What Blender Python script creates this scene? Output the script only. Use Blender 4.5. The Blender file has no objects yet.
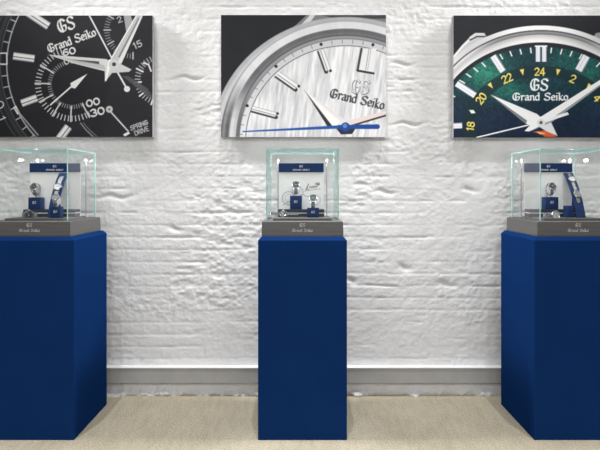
import bpy, bmesh, math, random
import numpy as np
from mathutils import Vector, Matrix, Euler

random.seed(4)
RS = np.random.RandomState(7)
PI = math.pi
SC = bpy.context.scene
COL = SC.collection

# ------------------------------------------------------------------ camera
F = 563.0            # focal length in pixels of a 600 px wide frame
CX, CY = 302.0, 190.0  # where the line of sight meets the frame
H = 1.124            # eye height

def at(px, py, Y):
    """world point at distance Y from the lens seen at a photo position"""
    return Vector(((px - CX) * Y / F, Y, H - (py - CY) * Y / F))

cam_d = bpy.data.cameras.new('camera')
cam = bpy.data.objects.new('camera', cam_d)
COL.objects.link(cam)
cam.location = (0, 0, H)
cam.rotation_euler = (PI / 2, 0, 0)
cam_d.sensor_width = 36
cam_d.lens = F / 600 * 36
cam_d.shift_x = -(CX - 300) / 600
cam_d.shift_y = -(225 - CY) / 600
cam_d.clip_start = 0.02
SC.camera = cam
SC.view_settings.view_transform = 'Standard'
SC.view_settings.look = 'None'
SC.view_settings.exposure = 0.0

# ------------------------------------------------------------------ materials
def s2l(c):
    c = np.asarray(c, dtype=float) / 255.0
    return np.where(c <= 0.04045, c / 12.92, ((c + 0.055) / 1.055) ** 2.4)

def mat(name, rgb, rough=0.5, metal=0.0, spec=0.5, noise=0.0, nscale=40.0, bump=0.0, bscale=300.0, stretch=(1, 1, 1), coat=0.0):
    """procedural material: flat colour broken up by a noise, optional bump"""
    m = bpy.data.materials.new(name)
    m.use_nodes = True
    nt = m.node_tree
    b = nt.nodes['Principled BSDF']
    c = s2l(rgb)
    b.inputs['Base Color'].default_value = (*c, 1)
    b.inputs['Roughness'].default_value = rough
    b.inputs['Metallic'].default_value = metal
    b.inputs['Specular IOR Level'].default_value = spec
    b.inputs['Coat Weight'].default_value = coat
    tc = nt.nodes.new('ShaderNodeTexCoord')
    mp = nt.nodes.new('ShaderNodeMapping')
    mp.inputs['Scale'].default_value = stretch
    nt.links.new(tc.outputs['Object'], mp.inputs['Vector'])
    if noise > 0:
        n = nt.nodes.new('ShaderNodeTexNoise')
        n.inputs['Scale'].default_value = nscale
        n.inputs['Detail'].default_value = 5
        nt.links.new(mp.outputs['Vector'], n.inputs['Vector'])
        r = nt.nodes.new('ShaderNodeMapRange')
        r.inputs['From Min'].default_value = 0.3
        r.inputs['From Max'].default_value = 0.7
        r.inputs['To Min'].default_value = 1 - noise
        r.inputs['To Max'].default_value = 1 + noise
        nt.links.new(n.outputs['Fac'], r.inputs['Value'])
        mx = nt.nodes.new('ShaderNodeVectorMath')
        mx.operation = 'SCALE'
        mx.inputs[0].default_value = tuple(c)
        nt.links.new(r.outputs['Result'], mx.inputs['Scale'])
        nt.links.new(mx.outputs['Vector'], b.inputs['Base Color'])
    if bump > 0:
        n2 = nt.nodes.new('ShaderNodeTexNoise')
        n2.inputs['Scale'].default_value = bscale
        n2.inputs['Detail'].default_value = 4
        nt.links.new(mp.outputs['Vector'], n2.inputs['Vector'])
        bp = nt.nodes.new('ShaderNodeBump')
        bp.inputs['Strength'].default_value = bump
        bp.inputs['Distance'].default_value = 0.004
        nt.links.new(n2.outputs['Fac'], bp.inputs['Height'])
        nt.links.new(bp.outputs['Normal'], b.inputs['Normal'])
    return m

def print_mat(name, rough):
    """ink on a surface: colour comes from the mesh's own colour attribute"""
    m = bpy.data.materials.new(name)
    m.use_nodes = True
    nt = m.node_tree
    a = nt.nodes.new('ShaderNodeVertexColor')
    a.layer_name = 'ink'
    b = nt.nodes['Principled BSDF']
    b.inputs['Roughness'].default_value = rough
    b.inputs['Specular IOR Level'].default_value = 0.25
    nt.links.new(a.outputs['Color'], b.inputs['Base Color'])
    return m

def glass_mat():
    m = bpy.data.materials.new('clear_glass')
    m.use_nodes = True
    nt = m.node_tree
    nt.nodes.clear()
    o = nt.nodes.new('ShaderNodeOutputMaterial')
    t = nt.nodes.new('ShaderNodeBsdfTransparent')
    t.inputs['Color'].default_value = (0.985, 0.995, 0.993, 1)
    g = nt.nodes.new('ShaderNodeBsdfGlossy')
    g.inputs['Roughness'].default_value = 0.02
    lw = nt.nodes.new('ShaderNodeLayerWeight')
    lw.inputs['Blend'].default_value = 0.5
    pw = nt.nodes.new('ShaderNodeMath'); pw.operation = 'POWER'
    pw.inputs[1].default_value = 4.0
    nt.links.new(lw.outputs['Facing'], pw.inputs[0])
    fr = nt.nodes.new('ShaderNodeMath'); fr.operation = 'MULTIPLY_ADD'
    fr.inputs[1].default_value = 0.55
    fr.inputs[2].default_value = 0.022
    nt.links.new(pw.outputs[0], fr.inputs[0])
    mx = nt.nodes.new('ShaderNodeMixShader')
    nt.links.new(fr.outputs[0], mx.inputs['Fac'])
    nt.links.new(t.outputs['BSDF'], mx.inputs[1])
    nt.links.new(g.outputs['BSDF'], mx.inputs[2])
    nt.links.new(mx.outputs['Shader'], o.inputs['Surface'])
    return m

M = {}
M['wall'] = mat('white_painted_brick', (230, 230, 230), rough=0.55, spec=0.35, noise=0.035, nscale=9, bump=0.4, bscale=95)
M['trim'] = mat('grey_painted_metal', (178, 178, 178), rough=0.5, noise=0.05, nscale=14)
M['lit_edge'] = mat('lit_edge_white', (236, 236, 236), rough=0.5, noise=0.03, nscale=14)  # light on the raceway's top edge, put into the colour
M['navy'] = mat('navy_blue_laminate', (19, 50, 101), rough=0.6, spec=0.0, noise=0.05, nscale=6)
M['plinth'] = mat('brushed_dark_steel', (100, 99, 98), rough=0.45, metal=0.3, noise=0.12, nscale=20, stretch=(0.3, 1, 5))
M['deck'] = mat('dark_grey_felt', (96, 95, 93), rough=0.8, noise=0.08, nscale=60, bump=0.1, bscale=400)
M['glass'] = glass_mat()
M['edge'] = mat('green_glass_edge', (176, 222, 218), rough=0.15, noise=0.18, nscale=18)
M['letter'] = mat('pale_grey_lettering', (205, 205, 205), rough=0.5, noise=0.03)
M['white_letter'] = mat('white_lettering', (225, 230, 236), rough=0.5, noise=0.03)
M['canvas_side'] = mat('grey_canvas_side', (168, 168, 168), rough=0.8, noise=0.05, nscale=60, bump=0.2, bscale=500)
M['print'] = print_mat('printed_canvas', 0.6)
M['card'] = print_mat('printed_card', 0.45)
M['header'] = mat('navy_header', (18, 50, 98), rough=0.5, spec=0.15, noise=0.05, nscale=30)
M['block'] = mat('navy_leatherette', (20, 48, 94), rough=0.5, spec=0.2, noise=0.08, nscale=80, bump=0.1, bscale=600)
M['stepd'] = mat('black_blue_board', (34, 42, 60), rough=0.5, noise=0.06, nscale=40)
M['stepw'] = mat('white_board_edge', (222, 222, 222), rough=0.5, noise=0.03, nscale=40)
M['steel'] = mat('polished_steel', (206, 206, 208), rough=0.22, metal=0.9, noise=0.1, nscale=300)
M['steel_b'] = mat('brushed_steel', (188, 188, 190), rough=0.38, metal=0.85, noise=0.12, nscale=300)
M['dial_dark'] = mat('black_dial', (34, 36, 42), rough=0.3, noise=0.1, nscale=200)
M['dial_white'] = mat('silver_white_dial', (228, 228, 228), rough=0.35, noise=0.04, nscale=300)
M['dial_grey'] = mat('grey_dial', (132, 134, 136), rough=0.35, noise=0.08, nscale=300)
M['dial_green'] = mat('green_dial', (32, 72, 66), rough=0.35, noise=0.1, nscale=300)
M['hand'] = mat('bright_hand', (236, 236, 236), rough=0.25, metal=0.3, noise=0.03)
M['leather'] = mat('grey_leather', (120, 120, 122), rough=0.6, noise=0.1, nscale=200, bump=0.2, bscale=900)
M['cuff'] = mat('pale_grey_cuff', (186, 188, 192), rough=0.5, noise=0.04)
M['post'] = mat('aluminium_post', (176, 178, 180), rough=0.35, metal=0.7, noise=0.05)
def lamp_mat():
    m = bpy.data.materials.new('led_lamp')
    m.use_nodes = True
    b = m.node_tree.nodes['Principled BSDF']
    b.inputs['Base Color'].default_value = (1, 1, 1, 1)
    b.inputs['Emission Color'].default_value = (1, 0.96, 0.9, 1)
    b.inputs['Emission Strength'].default_value = 2.5
    return m
M['led'] = lamp_mat()

def carpet_mat():
    m = bpy.data.materials.new('beige_carpet')
    m.use_nodes = True
    nt = m.node_tree
    b = nt.nodes['Principled BSDF']
    b.inputs['Roughness'].default_value = 0.95
    b.inputs['Specular IOR Level'].default_value = 0.1
    tc = nt.nodes.new('ShaderNodeTexCoord')
    def noise(scale, stretch, rz, detail=4):
        mp = nt.nodes.new('ShaderNodeMapping')
        mp.inputs['Scale'].default_value = stretch
        mp.inputs['Rotation'].default_value = (0, 0, rz)
        nt.links.new(tc.outputs['Object'], mp.inputs['Vector'])
        n = nt.nodes.new('ShaderNodeTexNoise')
        n.inputs['Scale'].default_value = scale
        n.inputs['Detail'].default_value = detail
        nt.links.new(mp.outputs['Vector'], n.inputs['Vector'])
        return n.outputs['Fac']
    pile = noise(150, (1, 0.6, 1), 0.25, 3)
    streak = noise(34, (1, 0.22, 1), 0.5, 6)
    patch = noise(2.6, (1, 0.6, 1), 0.3, 3)
    def math_(op, a, b_):
        n = nt.nodes.new('ShaderNodeMath'); n.operation = op
        for i, v in enumerate((a, b_)):
            if isinstance(v, (int, float)): n.inputs[i].default_value = v
            else: nt.links.new(v, n.inputs[i])
        return n.outputs[0]
    f = math_('ADD', math_('MULTIPLY', pile, 0.55), math_('ADD', math_('MULTIPLY', streak, 0.2), math_('MULTIPLY', patch, 0.25)))
    cr = nt.nodes.new('ShaderNodeValToRGB')
    cr.color_ramp.elements[0].position = 0.36
    cr.color_ramp.elements[1].position = 0.64
    cr.color_ramp.elements[0].color = (*s2l((163, 153, 131)), 1)
    cr.color_ramp.elements[1].color = (*s2l((209, 200, 179)), 1)
    nt.links.new(f, cr.inputs['Fac'])
    nt.links.new(cr.outputs['Color'], b.inputs['Base Color'])
    bp = nt.nodes.new('ShaderNodeBump')
    bp.inputs['Strength'].default_value = 0.5
    bp.inputs['Distance'].default_value = 0.004
    nt.links.new(f, bp.inputs['Height'])
    nt.links.new(bp.outputs['Normal'], b.inputs['Normal'])
    return m
M['carpet'] = carpet_mat()

# ------------------------------------------------------------------ object helpers
def link(name, me, parent=None):
    o = bpy.data.objects.new(name, me)
    COL.objects.link(o)
    if parent is not None:
        o.parent = parent
    return o

def thing(name, label, cat, loc=(0, 0, 0), rot=(0, 0, 0), group=None):
    o = bpy.data.objects.new(name, None)
    o.empty_display_size = 0.05
    COL.objects.link(o)
    o.location = loc
    o.rotation_euler = rot
    tag(o, label, cat, group)
    return o

def tag(o, label, cat, group=None):
    o['label'] = label
    o['category'] = cat
    if group: o['group'] = group

def struct(o):
    o['kind'] = 'structure'
    return o

class MB:
    """collects shapes into one bmesh; build() makes ONE mesh object"""
    def __init__(s):
        s.bm = bmesh.new()
        s.mi = 0
    def _merge(s, b2):
        for f in b2.faces: f.material_index = s.mi
        me = bpy.data.meshes.new('t')
        b2.to_mesh(me); b2.free()
        s.bm.from_mesh(me)
        bpy.data.meshes.remove(me)
    def box(s, x0, x1, y0, y1, z0, z1, bev=0.0, seg=2, mx=None):
        b = bmesh.new()
        vs = [b.verts.new((x, y, z)) for x in (x0, x1) for y in (y0, y1) for z in (z0, z1)]
        for f in ((0, 1, 3, 2), (4, 6, 7, 5), (0, 4, 5, 1), (2, 3, 7, 6), (0, 2, 6, 4), (1, 5, 7, 3)):
            b.faces.new([vs[i] for i in f])
        bmesh.ops.recalc_face_normals(b, faces=b.faces)
        if bev > 0:
            bmesh.ops.bevel(b, geom=list(b.edges), offset=bev, segments=seg, profile=0.5, affect='EDGES')
        if mx is not None: bmesh.ops.transform(b, matrix=mx, verts=b.verts)
        s._merge(b); return s
    def lathe(s, prof, n=32, mx=None):
        """profile of (r, z) revolved about z"""
        b = bmesh.new()
        rings = []
        for r, z in prof:
            if r < 1e-6: rings.append([b.verts.new((0, 0, z))])
            else: rings.append([b.verts.new((r * math.cos(2 * PI * k / n), r * math.sin(2 * PI * k / n), z)) for k in range(n)])
        for A, B in zip(rings, rings[1:]):
            for k in range(n):
                k2 = (k + 1) % n
                if len(A) == 1 and len(B) == 1: continue
                if len(A) == 1: b.faces.new((A[0], B[k2], B[k]))
                elif len(B) == 1: b.faces.new((A[k], A[k2], B[0]))
                else: b.faces.new((A[k], A[k2], B[k2], B[k]))
        bmesh.ops.recalc_face_normals(b, faces=b.faces)
        if mx is not None: bmesh.ops.transform(b, matrix=mx, verts=b.verts)
        s._merge(b); return s
    def prism(s, pts, w0, w1, axis='x', bev=0.0):
        """2-D outline extruded along an axis; pts are (y,z) for x, (x,z) for y, (x,y) for z"""
        b = bmesh.new()
        def P(p, w):
            return {'x': (w, p[0], p[1]), 'y': (p[0], w, p[1]), 'z': (p[0], p[1], w)}[axis]
        A = [b.verts.new(P(p, w0)) for p in pts]
        B = [b.verts.new(P(p, w1)) for p in pts]
        b.faces.new(A); b.faces.new(B[::-1])
        n = len(pts)
        for i in range(n):
            j = (i + 1) % n
            b.faces.new((A[i], B[i], B[j], A[j]))
        bmesh.ops.recalc_face_normals(b, faces=b.faces)
        if bev > 0: bmesh.ops.bevel(b, geom=list(b.edges), offset=bev, segments=2, profile=0.5, affect='EDGES')
        s._merge(b); return s
    def quads(s, vs, fs):
        b = bmesh.new()
        V = [b.verts.new(v) for v in vs]
        for f in fs: b.faces.new([V[i] for i in f])
        s._merge(b); return s
    def build(s, name, m, parent=None, smooth=False):
        me = bpy.data.meshes.new(name)
        s.bm.to_mesh(me); s.bm.free()
        for k in (m if isinstance(m, (list, tuple)) else [m]): me.materials.append(k)
        if smooth:
            me.polygons.foreach_set('use_smooth', [True] * len(me.polygons))
            me.set_sharp_from_angle(angle=math.radians(35))
        return link(name, me, parent)

# ------------------------------------------------------------------ noise fields
def vnoise(x, y, seed):
    """smooth value noise on arrays"""
    r = np.random.RandomState(seed).rand(256, 256)
    xi = np.floor(x).astype(int); yi = np.floor(y).astype(int)
    fx = x - xi; fy = y - yi
    fx = fx * fx * fx * (fx * (fx * 6 - 15) + 10); fy = fy * fy * fy * (fy * (fy * 6 - 15) + 10)
    g = lambda a, b: r[a % 256, b % 256]
    return ((g(xi, yi) * (1 - fx) + g(xi + 1, yi) * fx) * (1 - fy) + (g(xi, yi + 1) * (1 - fx) + g(xi + 1, yi + 1) * fx) * fy)

def fbm(x, y, seed, oct=4, gain=0.5):
    t = 0; a = 1; s = 0
    for k in range(oct):
        t = t + a * vnoise(x * 2 ** k + 17.3 * k, y * 2 ** k + 5.1 * k, seed + k)
        s += a; a *= gain
    return t / s

def sstep(a, b, x):
    t = np.clip((x - a) / (b - a), 0, 1)
    return t * t * (3 - 2 * t)

def grid_mesh(name, P, colors=None):
    """P: (rows, cols, 3) array of positions -> quad mesh"""
    n, m = P.shape[:2]
    me = bpy.data.meshes.new(name)
    me.vertices.add(n * m)
    me.vertices.foreach_set('co', P.reshape(-1).astype(np.float32))
    idx = np.arange(n * m).reshape(n, m)
    q = np.stack([idx[:-1, :-1], idx[:-1, 1:], idx[1:, 1:], idx[1:, :-1]], -1).reshape(-1, 4)
    me.loops.add(q.size)
    me.loops.foreach_set('vertex_index', q.reshape(-1).astype(np.int32))
    me.polygons.add(len(q))
    me.polygons.foreach_set('loop_start', (np.arange(len(q)) * 4).astype(np.int32))
    me.polygons.foreach_set('loop_total', np.full(len(q), 4, dtype=np.int32))
    me.update(calc_edges=True)
    me.validate()
    if colors is not None:
        a = me.color_attributes.new('ink', 'FLOAT_COLOR', 'POINT')
        c = np.ones((n * m, 4), dtype=np.float32)
        c[:, :3] = colors.reshape(-1, 3)
        a.data.foreach_set('color', c.reshape(-1))
    return me

# ------------------------------------------------------------------ the room shell
YW = 3.09    # mean face of the brick wall

def build_wall():
    d = 0.0062
    xs = np.concatenate([np.arange(-3.4, -2.1, 0.05), np.arange(-2.1, 2.1, d), np.arange(2.1, 3.41, 0.05)])
    zs = np.concatenate([np.arange(-0.02, 2.4, d), np.arange(2.4, 3.61, 0.05)])
    X, Z = np.meshgrid(xs, zs)
    ch, bl = 0.0665, 0.215
    # irregular hand-laid courses
    Zw = Z + 0.010 * (fbm(X * 1.3, Z * 1.7, 11, 2) - 0.5) + 0.007 * (fbm(X * 6, Z * 5, 12, 2) - 0.5)
    Xw = X + 0.016 * (fbm(X * 3, Z * 9, 13, 2) - 0.5)
    row = np.floor(Zw / ch).astype(int)
    rj = np.random.RandomState(3).rand(400)
    off = np.where(row % 2 == 0, 0.0, 0.5) * bl + (rj[row % 400] - 0.5) * 0.09
    col = np.floor((Xw + off) / bl).astype(int)
    v = Zw / ch - row
    u = (Xw + off) / bl - col
    dz = np.minimum(v, 1 - v) * ch
    dx = np.minimum(u, 1 - u) * bl
    jw = 0.0045 + 0.006 * fbm(X * 9, Z * 9, 21, 3)
    bed = 1 - sstep(0, 1, dz / (jw * 0.75 + 0.004))
    head = 1 - sstep(0, 1, dx / (jw * 0.8 + 0.004))
    fillb = sstep(0.36, 0.64, fbm(X * 2.6, Z * 6, 31, 3))       # where thick paint and mortar hide the joint
    fillh = sstep(0.42, 0.68, fbm(X * 5, Z * 8, 32, 3))
    joint = np.maximum(bed * (0.12 + 0.88 * fillb), head * 0.5 * fillh)
    hb = np.random.RandomState(5).rand(400, 400)
    tb = np.random.RandomState(6).rand(400, 400)
    per = hb[row % 400, col % 400]
    tilt = (tb[row % 400, col % 400] - 0.5) * (v - 0.5)
    h = -0.0023 * joint + 0.0012 * (per - 0.5) * (1 - joint) + 0.0016 * tilt * (1 - joint)
    h += 0.0016 * (fbm(X * 5, Z * 9, 41, 3) - 0.5)
    rough = sstep(0.45, 0.72, fbm(X * 2.4, Z * 3.2, 51, 3))
    h += (0.0011 + 0.0023 * rough) * (fbm(X * 24, Z * 38, 42, 3, 0.6) - 0.5) * 1.5
    h += (0.0015 + 0.0028 * rough) * (fbm(X * 46, Z * 62, 44, 2, 0.6) - 0.5) * 1.6
    # gouges and chipped arrises, drawn out along the courses
    g = sstep(0.66, 0.78, fbm(X * 9, Z * 26, 61, 3)) * (0.35 + 0.65 * rough)
    h -= 0.0038 * g
    bigp = sstep(0.70, 0.80, fbm(X * 5 + 3, Z * 22, 65, 2)) * np.clip(bed * 1.6, 0, 1)
    h -= 0.0030 * bigp
    # one long broken joint right of the left-hand case
    px = CX + X * F / YW; py = CY - (Z - H) * F / YW
    for (cx, cy, a, b) in ((116, 197, 16, 2.2), (385, 192, 9, 2), (470, 190, 7, 2), (405, 268, 6, 3), (352, 281, 5, 3), (446, 284, 9, 3), (175, 229, 6, 2), (234, 212, 7, 2), (190, 78, 12, 1.6), (409, 124, 16, 1.6), (402, 64, 10, 1.5)):
        e = ((px - cx) / a) ** 2 + ((py - cy - 1.5 * np.sin((px - cx) / 4)) / b) ** 2
        h -= 0.011 * np.exp(-e)
    # crumbly foot of the wall
    foot = sstep(0.07, 0.0, Z)
    h = np.clip(h, -0.024, 0.0095)
    # mortar and paint have run out over the floor in an uneven skirt
    h += foot * foot * 0.10 * np.clip(fbm(X * 13, Z * 14, 71, 4, 0.65) - 0.36, 0, 0.5)
    P = np.stack([X, YW - h, Z], -1)
    me = grid_mesh('wall_back', P)
    me.polygons.foreach_set('use_smooth', [True] * len(me.polygons))
    me.materials.append(M['wall'])
    o = link('wall_back', me)
    return struct(o)
build_wall()

fl = MB().quads([(-3.4, -1.6, 0), (3.4, -1.6, 0), (3.4, 3.115, 0), (-3.4, 3.115, 0)], [(0, 1, 2, 3)]).build('floor', M['carpet'])
struct(fl)

# grey metal raceway that runs along the foot of the wall
tz1 = H - (368 - CY) * 3.055 / F
tz0 = H - (383 - CY) * 3.055 / F
tr = MB().box(-3.4, 3.4, 3.052, 3.10, tz0, tz1, 0.002, 2).build('trim_1', M['trim'])
struct(tr)
struct(MB().box(-3.4, 3.4, 3.046, 3.10, tz1 + 0.0002, tz1 + 0.0042, 0.001, 2).build('trim_2', M['lit_edge']))  # white strip stands in for light catching the top of the grey raceway

# ------------------------------------------------------------------ lettering: broad-nib strokes
def arc(cx, cy, rx, ry, a0, a1, n=9):
    return [(cx + rx * math.cos(math.radians(a0 + (a1 - a0) * i / (n - 1))), cy + ry * math.sin(math.radians(a0 + (a1 - a0) * i / (n - 1)))) for i in range(n)]

GL = {   # glyph: (advance, strokes); baseline 0, cap height 1, y up
 'G': (0.92, [[(0.80, 0.80), (0.66, 0.93), (0.46, 1.0), (0.22, 0.90), (0.08, 0.66), (0.07, 0.36), (0.20, 0.10), (0.44, 0.0), (0.68, 0.06), (0.80, 0.24), (0.78, 0.46), (0.56, 0.46)], [(0.42, 0.92), (0.38, 0.50), (0.42, 0.08)]]),
 'S': (0.82, [[(0.74, 0.82), (0.58, 0.98), (0.34, 0.98), (0.16, 0.82), (0.22, 0.62), (0.56, 0.46), (0.70, 0.30), (0.64, 0.10), (0.42, 0.0), (0.20, 0.04), (0.06, 0.20)]]),
 'r': (0.48, [[(0.04, 0.60), (0.16, 0.62), (0.16, 0.0)], [(0.16, 0.46), (0.30, 0.64), (0.44, 0.58)]]),
 'a': (0.58, [[(0.08, 0.56), (0.24, 0.66), (0.40, 0.58), (0.42, 0.06), (0.54, 0.0)], [(0.42, 0.38), (0.16, 0.32), (0.07, 0.16), (0.18, 0.0), (0.42, 0.10)]]),
 'n': (0.60, [[(0.02, 0.60), (0.12, 0.62), (0.12, 0.0)], [(0.12, 0.50), (0.32, 0.66), (0.46, 0.54), (0.46, 0.06), (0.54, 0.0)]]),
 'd': (0.60, [[(0.36, 1.0), (0.46, 0.96), (0.46, 0.0)], [(0.46, 0.56), (0.26, 0.66), (0.08, 0.50), (0.07, 0.16), (0.24, 0.0), (0.46, 0.10)]]),
 'e': (0.54, [[(0.10, 0.34), (0.44, 0.40), (0.40, 0.60), (0.24, 0.66), (0.08, 0.50), (0.08, 0.16), (0.24, 0.0), (0.46, 0.10)]]),
 'i': (0.30, [[(0.04, 0.60), (0.14, 0.62), (0.14, 0.0)], [(0.14, 0.95), (0.145, 0.955)]]),
 'k': (0.58, [[(0.04, 0.98), (0.13, 1.0), (0.13, 0.0)], [(0.46, 0.66), (0.15, 0.34), (0.40, 0.06), (0.54, 0.0)]]),
 'o': (0.58, [[(0.28, 0.66), (0.10, 0.54), (0.08, 0.14), (0.28, 0.0), (0.48, 0.12), (0.48, 0.52), (0.28, 0.66)]]),
 ' ': (0.42, []),
 '0': (0.78, [arc(0.38, 0.5, 0.30, 0.46, 90, 450, 17)]),
 '1': (0.50, [[(0.10, 0.78), (0.28, 0.96), (0.28, 0.04)]]),
 '2': (0.74, [arc(0.36, 0.70, 0.27, 0.26, 165, -20, 9) + [(0.10, 0.05), (0.66, 0.05)]]),
 '3': (0.74, [arc(0.34, 0.72, 0.26, 0.24, 150, -80, 9) + arc(0.34, 0.27, 0.29, 0.25, 80, -150, 9)]),
 '4': (0.78, [[(0.52, 0.02), (0.52, 0.96), (0.08, 0.30), (0.70, 0.30)]]),
 '5': (0.74, [[(0.60, 0.95), (0.18, 0.95), (0.14, 0.54)] + arc(0.34, 0.32, 0.28, 0.29, 130, -150, 10)]),
 '6': (0.76, [arc(0.38, 0.29, 0.28, 0.26, 90, 450, 13), [(0.12, 0.34), (0.18, 0.72), (0.40, 0.94), (0.62, 0.88)]]),
 '8': (0.76, [arc(0.37, 0.74, 0.24, 0.22, 90, 450, 13), arc(0.37, 0.27, 0.29, 0.25, 90, 450, 13)]),
 'A': (0.78, [[(0.05, 0.0), (0.38, 1.0), (0.72, 0.0)], [(0.18, 0.34), (0.60, 0.34)]]),
 'D': (0.80, [[(0.10, 0.0), (0.10, 1.0), (0.40, 1.0), (0.68, 0.75), (0.68, 0.25), (0.40, 0.0), (0.10, 0.0)]]),
 'E': (0.66, [[(0.60, 1.0), (0.10, 1.0), (0.10, 0.0), (0.60, 0.0)], [(0.10, 0.5), (0.50, 0.5)]]),
 'I': (0.28, [[(0.14, 0.0), (0.14, 1.0)]]),
 'K': (0.74, [[(0.10, 0.0), (0.10, 1.0)], [(0.64, 1.0), (0.12, 0.44), (0.68, 0.0)]]),
 'N': (0.80, [[(0.10, 0.0), (0.10, 1.0), (0.68, 0.0), (0.68, 1.0)]]),
 'O': (0.84, [arc(0.41, 0.5, 0.33, 0.5, 90, 450, 17)]),
 'P': (0.70, [[(0.10, 0.0), (0.10, 1.0), (0.44, 1.0), (0.62, 0.86), (0.62, 0.64), (0.44, 0.50), (0.10, 0.50)]]),
 'R': (0.74, [[(0.10, 0.0), (0.10, 1.0), (0.44, 1.0), (0.62, 0.86), (0.62, 0.64), (0.44, 0.50), (0.10, 0.50)], [(0.36, 0.50), (0.66, 0.0)]]),
 'V': (0.76, [[(0.05, 1.0), (0.38, 0.0), (0.71, 1.0)]]),
}
GL['C'] = (0.84, [arc(0.45, 0.5, 0.36, 0.5, 45, 315, 13)])

def strokes_of(text, height, width=None):
    """list of polylines, centred on the origin, x right, y up"""
    x = 0; out = []
    for ch in text:
        adv, st = GL[ch]
        for s in st: out.append([(x + p[0], p[1] - 0.5) for p in s])
        x += adv
    sx = height if width is None else width / x
    return [[((p[0] - x / 2) * sx, p[1] * height) for p in s] for s in out]

def letter_mb(items, nib, ang, Y):
    """flat raised lettering: items = (text, cx, cz, height, width) on a wall-parallel plane"""
    mb = MB()
    n = (math.cos(ang) * nib / 2, math.sin(ang) * nib / 2)
    t = (-n[1] * 0.35, n[0] * 0.35)
    for text, cx, cz, hh, ww in items:
        for pl in strokes_of(text, hh, ww):
            for (a, b) in zip(pl, pl[1:]):
                d = (b[0] - a[0], b[1] - a[1]); L = math.hypot(*d)
                if L < 1e-9: continue
                pts = []
                for q in (a, b):
                    for sx_, sy_ in ((n[0] + t[0], n[1] + t[1]), (n[0] - t[0], n[1] - t[1]), (-n[0] - t[0], -n[1] - t[1]), (-n[0] + t[0], -n[1] + t[1])):
                        pts.append((q[0] + sx_, q[1] + sy_))
                hull = convex(pts)
                mb.quads([(cx + p[0], Y, cz + p[1]) for p in hull], [tuple(range(len(hull)))])
    return mb

def convex(pts):
    pts = sorted(set((round(p[0], 7), round(p[1], 7)) for p in pts))
    def half(ps):
        h = []
        for p in ps:
            while len(h) >= 2 and (h[-1][0] - h[-2][0]) * (p[1] - h[-2][1]) - (h[-1][1] - h[-2][1]) * (p[0] - h[-2][0]) <= 0: h.pop()
            h.append(p)
        return h
    a = half(pts); b = half(pts[::-1])
    return a[:-1] + b[:-1]

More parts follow.
